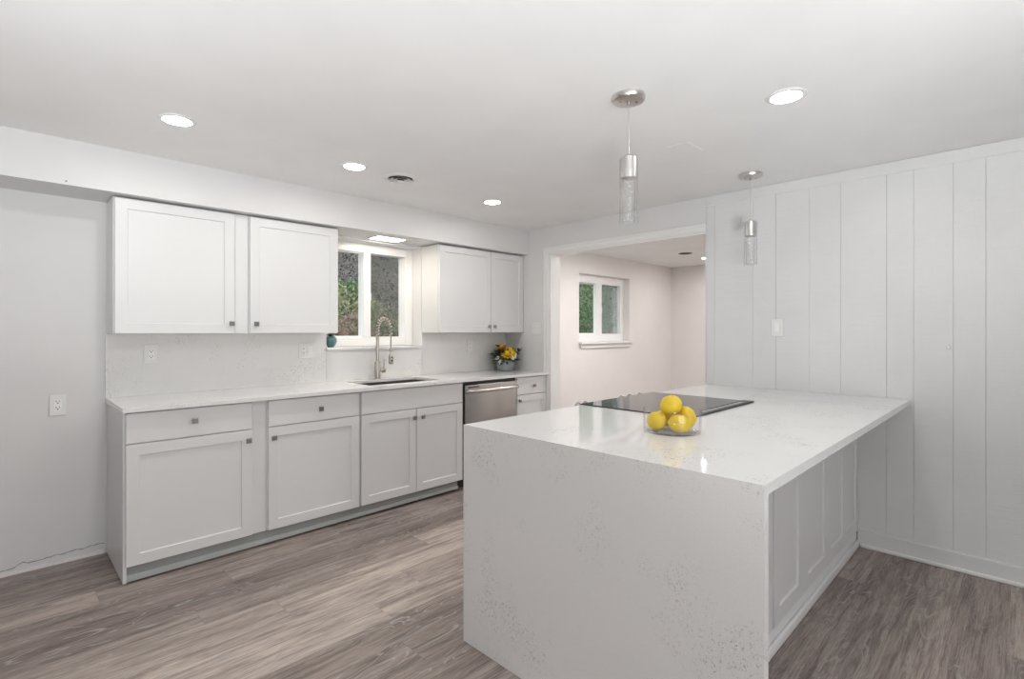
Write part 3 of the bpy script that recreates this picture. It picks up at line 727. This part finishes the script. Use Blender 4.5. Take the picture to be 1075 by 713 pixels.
def bloom(p, r, m, n=3):
    bm = B(); p = Vector(p); ax = (p-(C0+Vector((0, 0, 0.06)))).normalized()
    u = ax.cross(Vector((0, 0, 1)) if abs(ax.z) < 0.95 else Vector((1, 0, 0))).normalized(); w = ax.cross(u)
    for ring in range(n+1):
        k = 5+ring*2; til = 0.15+1.15*ring/n
        for j in range(k):
            a = 2*PI*(j/k)+ring*0.5; o = u*math.cos(a)+w*math.sin(a); d = ax*math.cos(til)+o*math.sin(til)
            leaf(bm, p-ax*r*0.45+o*r*0.10*ring, d, ax, r*(0.85+0.15*ring/n), r*0.75, -0.25+0.12*ring)
    v = bmesh.ops.create_icosphere(bm, subdivisions=2, radius=r*0.48)['verts']
    bmesh.ops.translate(bm, verts=v, vec=p-ax*r*0.1)
    return obj('bloom', bm, m, fl, 60)
for (r_, f_, z_, rad, m) in ((-0.035, -0.02, 0.225, 0.045, 'petal_o'), (0.040, -0.05, 0.195, 0.043, 'petal_y'), (0.015, -0.085, 0.165, 0.045, 'petal_y'), (0.052, -0.08, 0.163, 0.036, 'petal_y'), (-0.02, 0.06, 0.20, 0.04, 'petal_y'), (0.055, 0.06, 0.19, 0.04, 'petal_o')):
    bloom(C0+(rt*r_+fw*f_)*FS+Vector((0, 0, z_*1.08)), rad*FS, M[m])
for (r_, f_, z_) in ((0.078, -0.07, 0.135), (0.085, -0.05, 0.155), (0.06, -0.095, 0.125), (-0.07, -0.075, 0.12), (-0.045, -0.09, 0.085)):
    bloom(C0+(rt*r_+fw*f_)*FS+Vector((0, 0, z_*1.1)), 0.024, M['petal_w'], 2)

# ================================================================== PENINSULA
PX0, PX1, PY0, PY1 = 1.391, 3.7195, 0.478, 1.687
RX0, RX1, RY0 = 2.212, 2.958, 1.075
pc = thing('peninsula_countertop', (PX0, 1.08, 0), 'white quartz peninsula counter with a speckled waterfall side down to the floor', 'countertop')
bm = prism(B(), [(PX0, PY0), (PX1, PY0), (PX1, PY1), (RX1+0.003, PY1), (RX1+0.003, RY0-0.003), (RX0-0.003, RY0-0.003), (RX0-0.003, PY1), (PX0, PY1)], 0.885, CT)
obj('counter_slab', bm, M['quartz'], pc)
obj('waterfall_panel', box(B(), PX0, PX0+0.030, PY0, PY1, 0.001, 0.885), M['quartz'], pc)
pb = thing('peninsula_cabinet', (2.6, 1.2, 0), 'white panelled peninsula cabinet under the overhanging quartz counter beside the board wall', 'cabinet')
bm = B()
box(bm, PX0+0.032, RX0-0.004, YP+0.021, 1.64, 0.085, 0.884); box(bm, RX1+0.004, PX1-0.001, YP+0.021, 1.64, 0.085, 0.884); box(bm, RX0-0.004, RX1+0.004, YP+0.021, 1.03, 0.085, 0.884)
obj('carcass', bm, M['cab'], pb)
def panel(x0, x1, cells, label=None):
    return obj('panel', shaker(B(), x0, x1, 0.088, 0.883, YP, 0.0195, 0.067, 0.008, cells, 0.004), M['cab'], pb)
panel(PX0+0.033, 2.239, [(1.50, 1.80), (1.87, 2.178)])
panel(2.255, 3.046, [(2.320, 2.575), (2.715, 2.990)])
panel(3.054, PX1-0.001, [(3.110, 3.360), (3.430, 3.672)])
obj('kick_board', box(B(), PX0+0.033, PX1-0.015, YP+0.003, YP+0.020, 0.001, 0.0865, 0.001), M['trim'], pb)
bm = box(B(), PX0+0.033, PX1-0.03, YP-0.014, YP+0.0025, 0.001, 0.042, 0.005, 2); obj('shoe_moulding', bm, M['trim'], pb, 40)

# slide-in range: knobs face the kitchen side
ra = thing('slide_in_range', (2.585, 1.38, 0), 'black glass topped slide-in range set into the peninsula behind the lemon bowl', 'range')
obj('body', box(B(), RX0+0.002, RX1-0.002, RY0+0.002, 1.62, 0.02, 0.905, 0.002), M['steel'], ra)
gz = 0.921
obj('glass_cooktop', box(B(), RX0-0.004, RX1+0.004, RY0+0.058, 1.695, 0.906, gz, 0.002), M['blackg'], ra)
vt = obj('rear_vent_trim', box(B(), RX0-0.004, RX1+0.004, RY0-0.004, RY0+0.057, 0.9155, gz+0.002, 0.001), M['blackp'], ra)
bm = B()
for i in range(8):
    x = RX0+0.17+i*0.062; box(bm, x, x+0.05, RY0+0.014, RY0+0.034, gz+0.0018, gz+0.003, 0.0005)
obj('vent_louvre', bm, M['steel_bar'], vt)
bm = prism(B(), [(0, 0), (1, 0), (1, 1), (0, 1)], 0, 1)
bm.free(); bm = B()
v = [bm.verts.new(p) for x in (RX0, RX1) for p in ((x, 1.622, 0.80), (x, 1.735, 0.80), (x, 1.738, 0.83), (x, 1.697, 0.914), (x, 1.622, 0.9045))]
bm.faces.new(v[:5]); bm.faces.new(v[5:][::-1])
for i in range(5): bm.faces.new((v[i], v[(i+1) % 5], v[5+(i+1) % 5], v[5+i]))
cp = obj('control_panel', bm, M['steel'], ra)
for kx in (2.235, 2.30, 2.66, 2.75, 2.87):
    bm = B(); mt = Matrix.Rotation(R(-64), 4, 'X')
    lathe(bm, [(0.021, 0.0), (0.021, 0.008), (0.018, 0.012), (0.017, 0.034), (0.015, 0.037), (0, 0.037)], (kx, 1.709, 0.893), 22, 'Z', mt); obj('knob', bm, M['knob'], cp, 35)
od = obj('oven_door', box(B(), RX0+0.004, RX1-0.004, 1.622, 1.66, 0.22, 0.795, 0.004), M['oven'], ra)
bm = B(); tube(bm, [(RX0+0.06, 1.66, 0.74), (RX0+0.06, 1.71, 0.745), (RX1-0.06, 1.71, 0.745), (RX1-0.06, 1.66, 0.74)], 0.011, 10); obj('handle', bm, M['steel_bar'], od, 60)
obj('storage_drawer', box(B(), RX0+0.004, RX1-0.004, 1.622, 1.655, 0.06, 0.21, 0.003), M['steel'], ra)

# bowl and lemons
d_, r_ = 2.025, 0.6300
bx, by = d_*math.cos(TH)+r_*math.sin(TH), d_*math.sin(TH)-r_*math.cos(TH)
bm = B(); rb = 0.109
lathe(bm, [(0, 0.0005), (rb-0.008, 0.0005), (rb-0.002, 0.003), (rb, 0.010), (rb+0.001, 0.090), (rb-0.0005, 0.0925), (rb-0.0035, 0.092), (rb-0.004, 0.012), (rb-0.010, 0.008), (0, 0.008)], (bx, by, CT), 56)
solid('glass_bowl', bm, M['bowl'], (bx, by, CT), 'clear straight-sided glass bowl holding lemons on the peninsula counter', 'bowl', None, 40)
def lemon(rt_, fw_, z, axis, ln, rad, label, seed):
    bm = B(); prof = []
    n = 22
    for i in range(n+1):
        t = -1+2*i/n; r = rad*max(0, 1-abs(t)**2.1)**0.52; zz = t*ln*0.455
        prof.append((r, zz))
    prof[0] = (0, -ln*0.495); prof.insert(1, (rad*0.09, -ln*0.485)); prof.insert(2, (rad*0.16, -ln*0.462)); prof[-1] = (0, ln*0.462)
    q = Vector((0, 0, 1)).rotation_difference(Vector(axis).normalized()).to_matrix().to_4x4()
    c = (bx+rt.x*rt_+fw.x*fw_, by+rt.y*rt_+fw.y*fw_, CT+z)
    lathe(bm, prof, (0, 0, 0), 28)
    for v in bm.verts: v.co += v.co.normalized()*0.0016*mnoise.noise(v.co*40+Vector((seed, 0, 0)))
    bmesh.ops.transform(bm, matrix=Matrix.Translation(c) @ q, verts=bm.verts)
    solid('lemon', bm, M['lemon'], c, label, 'lemon', 'lemons in the glass bowl', 60)
LG = rt
lemon(-0.062, -0.008, 0.044, LG*0.45-fw*0.85+Vector((0, 0, 0.15)), 0.092, 0.036, 'yellow lemon at the left side of the glass bowl', 1)
lemon(0.012, -0.059, 0.0425, LG*0.98+fw*0.1+Vector((0, 0, -0.12)), 0.100, 0.0335, 'yellow lemon lying crosswise at the front of the glass bowl', 2)
lemon(0.060, 0.004, 0.056, LG*0.38+fw*0.05+Vector((0, 0, -0.9)), 0.096, 0.036, 'yellow lemon standing upright at the right side of the glass bowl', 3)
lemon(-0.006, -0.008, 0.106, LG*0.85+fw*-0.25+Vector((0, 0, 0.4)), 0.092, 0.0375, 'yellow lemon on top of the others in the glass bowl', 4)
lemon(-0.010, 0.058, 0.044, LG*0.9+fw*0.3, 0.090, 0.035, 'yellow lemon at the back of the glass bowl, behind the top one', 5)

# ================================================================== CEILING FITTINGS
def pendant(x, y, zc1, zc0, zb, label):
    t = thing('pendant_lamp', (x, y, zb), label, 'pendant lamp', 'glass cylinder pendant lamps over the peninsula')
    bm = B(); lathe(bm, [(0, -0.024), (0.058, -0.024), (0.066, -0.021), (0.070, -0.014), (0.070, -0.0005), (0, -0.0005)], (x, y, ZC), 44); cn = obj('canopy', bm, M['canopy'], t, 30)
    bm = B(); lathe(bm, [(0.007, -0.024), (0.006, -0.036), (0.004, -0.038), (0, -0.038)], (x, y, ZC), 14)
    for s in (-1, 1):
        px, py = x+rt.x*0.034*s, y+rt.y*0.034*s; lathe(bm, [(0.0045, -0.024), (0.004, -0.027), (0, -0.0275)], (px, py, ZC), 10)
    obj('canopy_screws', bm, M['knob'], cn, 40)
    obj('cord', tube(B(), [(x, y, ZC-0.037), (x, y, zc1+0.012)], 0.0021, 8), M['canopy'], t, 60)
    bm = B(); lathe(bm, [(0, 0.014), (0.004, 0.014), (0.006, 0.001), (0.030, 0.0), (0.034, -0.004), (0.034, zc0-zc1), (0.030, zc0-zc1-0.003), (0, zc0-zc1-0.003)], (x, y, zc1), 36); obj('socket_cap', bm, M['canopy'], t, 35)
    bm = B(); h = zc1-0.008-zb
    lathe(bm, [(0.0350, h), (0.0385, h), (0.0385, 0.003), (0.036, 0.0), (0.034, 0.003), (0.0350, 0.012), (0.0350, h)], (x, y, zb), 36); sh = obj('glass_shade', bm, M['shade'], t, 35)
    bm = B(); hh = zc0-0.006-zb; lathe(bm, [(0, 0.006), (0.024, 0.006), (0.027, 0.012), (0.027, hh-0.012), (0.024, hh), (0, hh)], (x, y, zb), 24)
    random.seed(int(x*100))
    obj('seeded_core', bm, M['core'], sh, 40)
    bm = B()
    for i in range(46):
        a = random.uniform(0, 2*PI); r = random.uniform(0.0, 0.0255)
        v = bmesh.ops.create_icosphere(bm, subdivisions=1, radius=random.uniform(0.0010, 0.0028))['verts']
        bmesh.ops.translate(bm, verts=v, vec=(x+r*math.cos(a), y+r*math.sin(a), zb+random.uniform(0.012, hh-0.01)))
    b_ = obj('bubbles', bm, M['recept'], sh, 60); b_['kind'] = 'stuff'
pendant(1.892, 1.197, 2.050, 1.960, 1.768, 'near glass cylinder pendant lamp with a nickel cap, hanging above the lemon bowl')
pendant(3.386, 1.246, 2.010, 1.915, 1.730, 'far glass cylinder pendant lamp with a nickel cap, hanging close to the board wall')

def downlight(x, y, z, r, m, label):
    t = thing('recessed_light', (x, y, z), label, 'ceiling light', 'round recessed ceiling lights')
    bm = B(); lathe(bm, [(r, -0.001), (r+0.002, -0.006), (r+0.008, -0.007), (r+0.020, -0.003), (r+0.021, -0.0004), (r, -0.0004), (r, -0.001)], (x, y, z), 48); obj('trim_ring', bm, M['plate'], t, 40)
    bm = B(); lathe(bm, [(0, -0.0045), (r*0.8, -0.0042), (r-0.0005, -0.002), (r-0.0005, -0.0008), (0, -0.0008)], (x, y, z), 48); obj('diffuser', bm, m, t, 40)
RL = 0.058
downlight(0.594, 2.838, ZC, RL, M['led'], 'recessed ceiling light nearest the left edge, above the far left wall cabinet')
downlight(1.520, 2.878, ZC, RL, M['led'], 'recessed ceiling light just left of the round ceiling vent')
downlight(2.698, 2.922, ZC, RL, M['led'], 'recessed ceiling light right of the round ceiling vent, nearest the doorway corner')
downlight(2.365, 0.725, ZC, RL, M['led'], 'recessed ceiling light right of the pendant lamps, nearest the board wall')
downlight(6.60, 2.99, ZF, RL, M['led_far'], 'recessed ceiling light in the next room, by the edge of the board wall')
for (x, y) in ((4.85, 2.75), (5.0, 0.8), (6.5, 0.8)):  # unseen lamps, added for more light in the next room
    downlight(x, y, ZF, RL, M['led_added'], 'added ceiling light of the next room, unseen behind the board wall')

# round ceiling vents
def vent(x, y, z, label, open_=False):
    t = thing('ceiling_vent', (x, y, z), label, 'vent')
    if open_:
        bm = B(); lathe(bm, [(0, -0.002), (0.078, -0.002), (0.082, -0.0005), (0, -0.0005)], (x, y, z), 40); obj('duct_shade_disc', bm, M['gap'], t); return  # flat dark disc, shade of an open duct put into colour
    bm = B(); lathe(bm, [(0.080, 0.004), (0.084, -0.008), (0.098, -0.010), (0.118, -0.004), (0.120, -0.0004), (0.084, -0.0004), (0.080, 0.004)], (x, y, z), 48); obj('flange', bm, M['plate'], t, 40)
    bm = box(B(), x-0.083, x+0.083, y-0.083, y+0.083, z+0.003, z+0.25)
    bm.faces.ensure_lookup_table(); bmesh.ops.delete(bm, geom=[f for f in bm.faces if f.calc_center_median().z < z+0.01], context='FACES')
    obj('duct', bm, M['duct'], t)
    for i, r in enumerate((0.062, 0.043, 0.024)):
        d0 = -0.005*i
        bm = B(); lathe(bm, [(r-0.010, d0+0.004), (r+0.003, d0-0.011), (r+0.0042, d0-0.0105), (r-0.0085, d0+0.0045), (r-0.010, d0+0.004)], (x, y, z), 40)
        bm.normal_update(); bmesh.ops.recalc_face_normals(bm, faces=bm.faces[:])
        for f in bm.faces: f.material_index = 1 if f.normal.z > 0.1 else 0  # upward faces dark: shade between the rings put into colour
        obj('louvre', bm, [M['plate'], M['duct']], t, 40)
    bm = B()
    for a in (0, PI/2): tube(bm, [(x-0.079*math.cos(a), y-0.079*math.sin(a), z+0.006), (x+0.079*math.cos(a), y+0.079*math.sin(a), z+0.006)], 0.002, 6)
    lathe(bm, [(0, -0.012), (0.009, -0.010), (0.010, 0.004), (0, 0.006)], (x, y, z), 14)
    obj('spider', bm, M['plate'], t)
vent(1.856, 2.895, ZC, 'round louvred vent in the kitchen ceiling between two recessed lights')
vent(6.045, 3.010, ZF, 'round dark disc painted as a duct opening in the ceiling of the next room', True)
solid('cover_plate', box(B(), 2.565, 2.735, 1.265, 1.385, ZC-0.003, ZC-0.0004, 0.001), M['ceil'], (2.65, 1.325, ZC-0.005), 'blank rectangular cover plate on the ceiling between the pendant lamps', 'cover plate')
t = thing('soffit_light', (2.265, 3.715, ZS), 'small rectangular warm light under the soffit above the sink window', 'ceiling light')
bm = B(); sx, sy = 0.125, 0.075
x, y = 2.258, 3.715
for (a, b, c, d) in ((x-sx-0.025, x+sx+0.025, y-sy-0.025, y-sy), (x-sx-0.025, x+sx+0.025, y+sy, y+sy+0.025), (x-sx-0.025, x-sx, y-sy, y+sy), (x+sx, x+sx+0.025, y-sy, y+sy)): box(bm, a, b, c, d, ZS-0.008, ZS-0.0004)
obj('trim_frame', bm, M['plate'], t); obj('diffuser', box(B(), x-sx+0.0005, x+sx-0.0005, y-sy+0.0005, y+sy-0.0005, ZS-0.006, ZS-0.0006), M['led_soffit'], t)
bm = B(); lathe(bm, [(0, 0.0035), (0.004, 0.003), (0.0045, 0.0), (0, 0)], (0.244, YS-0.0003, 2.089), 12, 'Y')
solid('wall_anchor', bm, M['knob'], (0.244, YS, 2.089), 'tiny dark screw anchor in the soffit face, left of the far left wall cabinet', 'anchor')

# ================================================================== OUTSIDE
bm = B(); nx, ny = 70, 40
g = [[None]*(ny+1) for _ in range(nx+1)]
def hill(x, y):
    s = max(0, y-5.0)
    return -0.05+0.10*(y-4.1)+0.34*s+0.05*max(0, s-2)**1.3+0.18*mnoise.noise(Vector((x*0.5, y*0.5, 0)))+0.05*mnoise.noise(Vector((x*2, y*2, 3)))
for i in range(nx+1):
    for j in range(ny+1):
        x = -3+27*i/nx; y = 4.13+16*(j/ny)**1.3; g[i][j] = bm.verts.new((x, y, hill(x, y)))
for i in range(nx):
    for j in range(ny): bm.faces.new((g[i][j], g[i+1][j], g[i+1][j+1], g[i][j+1]))
hl = struct('hillside', bm, M['soil'], None, 80)
random.seed(99)
bm = B()
def scatter_leaf(p, s, d=None):
    d = d or Vector((random.uniform(-1, 1), random.uniform(-1, 1), random.uniform(-0.6, 1)))
    u = d.cross(Vector((random.uniform(-1, 1), random.uniform(-1, 1), random.uniform(-1, 1)))).normalized(); d = d.normalized()
    a, b, c, e = p, p+d*s*0.5+u*s*0.28, p+d*s, p+d*s*0.5-u*s*0.28
    bm.faces.new([bm.verts.new(q) for q in (a, b, c, e)])
for i in range(20000):
    y = 5.6+10*random.random()**1.4; k = random.uniform(0.40, 0.78) if random.random() < 0.6 else random.uniform(1.1, 1.9); x = y*k
    h = random.random()**1.5*0.5
    scatter_leaf(Vector((x, y, hill(x, y)+h)), random.uniform(0.03, 0.09))
tag(obj('undergrowth', bm, M['leaf_dry']), 'dry brown undergrowth covering the hillside outside the windows', 'undergrowth', None, 'stuff')
def bush(x, y, rx, rz, m, n, label, ls=0.07, group='shrubs outside the windows'):
    z0 = hill(x, y); t = thing('shrub', (x, y, z0), label, 'shrub', group)
    global bm
    bm = B()
    for i in range(n):
        a = random.uniform(0, 2*PI); c = random.uniform(-0.75, 1); s = math.sqrt(1-c*c); q = random.random()**0.35
        wob = 1+0.25*mnoise.noise(Vector((math.cos(a)*2+x, math.sin(a)*2, c*2)))
        d = Vector((math.cos(a)*s, math.sin(a)*s, c)); p = Vector((x, y, z0+rz*0.85))+Vector((d.x*rx, d.y*rx, d.z*rz))*q*wob
        scatter_leaf(p, ls*random.uniform(0.6, 1.3), d+Vector((random.uniform(-.8, .8), random.uniform(-.8, .8), random.uniform(-.8, .8))))
    obj('foliage', bm, m, t)
    b = B()
    for k in range(5):
        a = k*1.3; tube(b, [(x, y, z0-0.05), (x+rx*0.25*math.cos(a), y+rx*0.25*math.sin(a), z0+rz*0.5), (x+rx*0.5*math.cos(a), y+rx*0.5*math.sin(a), z0+rz*1.1)], [0.02, 0.014, 0.006], 6)
    obj('branches', b, M['bark'], t)
bush(2.98, 5.8, 0.50, 0.62, M['leaf_pink'], 2800, 'rusty pink shrub low behind the left pane of the sink window', 0.055)
bush(3.98, 6.3, 0.80, 0.56, M['leaf_olive'], 3000, 'olive green shrub behind the faucet spring, outside the right pane', 0.05)
bush(3.35, 6.9, 0.8, 0.62, M['leaf_olive'], 2600, 'pale olive shrub further up the slope behind the rusty shrub', 0.06)
bush(4.15, 8.2, 0.5, 0.34, M['leaf_green'], 1800, 'green shrub up the slope at the left of the sink window view', 0.07)
bush(8.4, 6.1, 0.95, 1.15, M['leaf_green'], 5200, 'tall green shrub behind the left pane of the next room window', 0.07)
bush(10.4, 6.9, 1.2, 1.25, M['leaf_green'], 4200, 'broad green shrub behind the right pane of the next room window', 0.08)
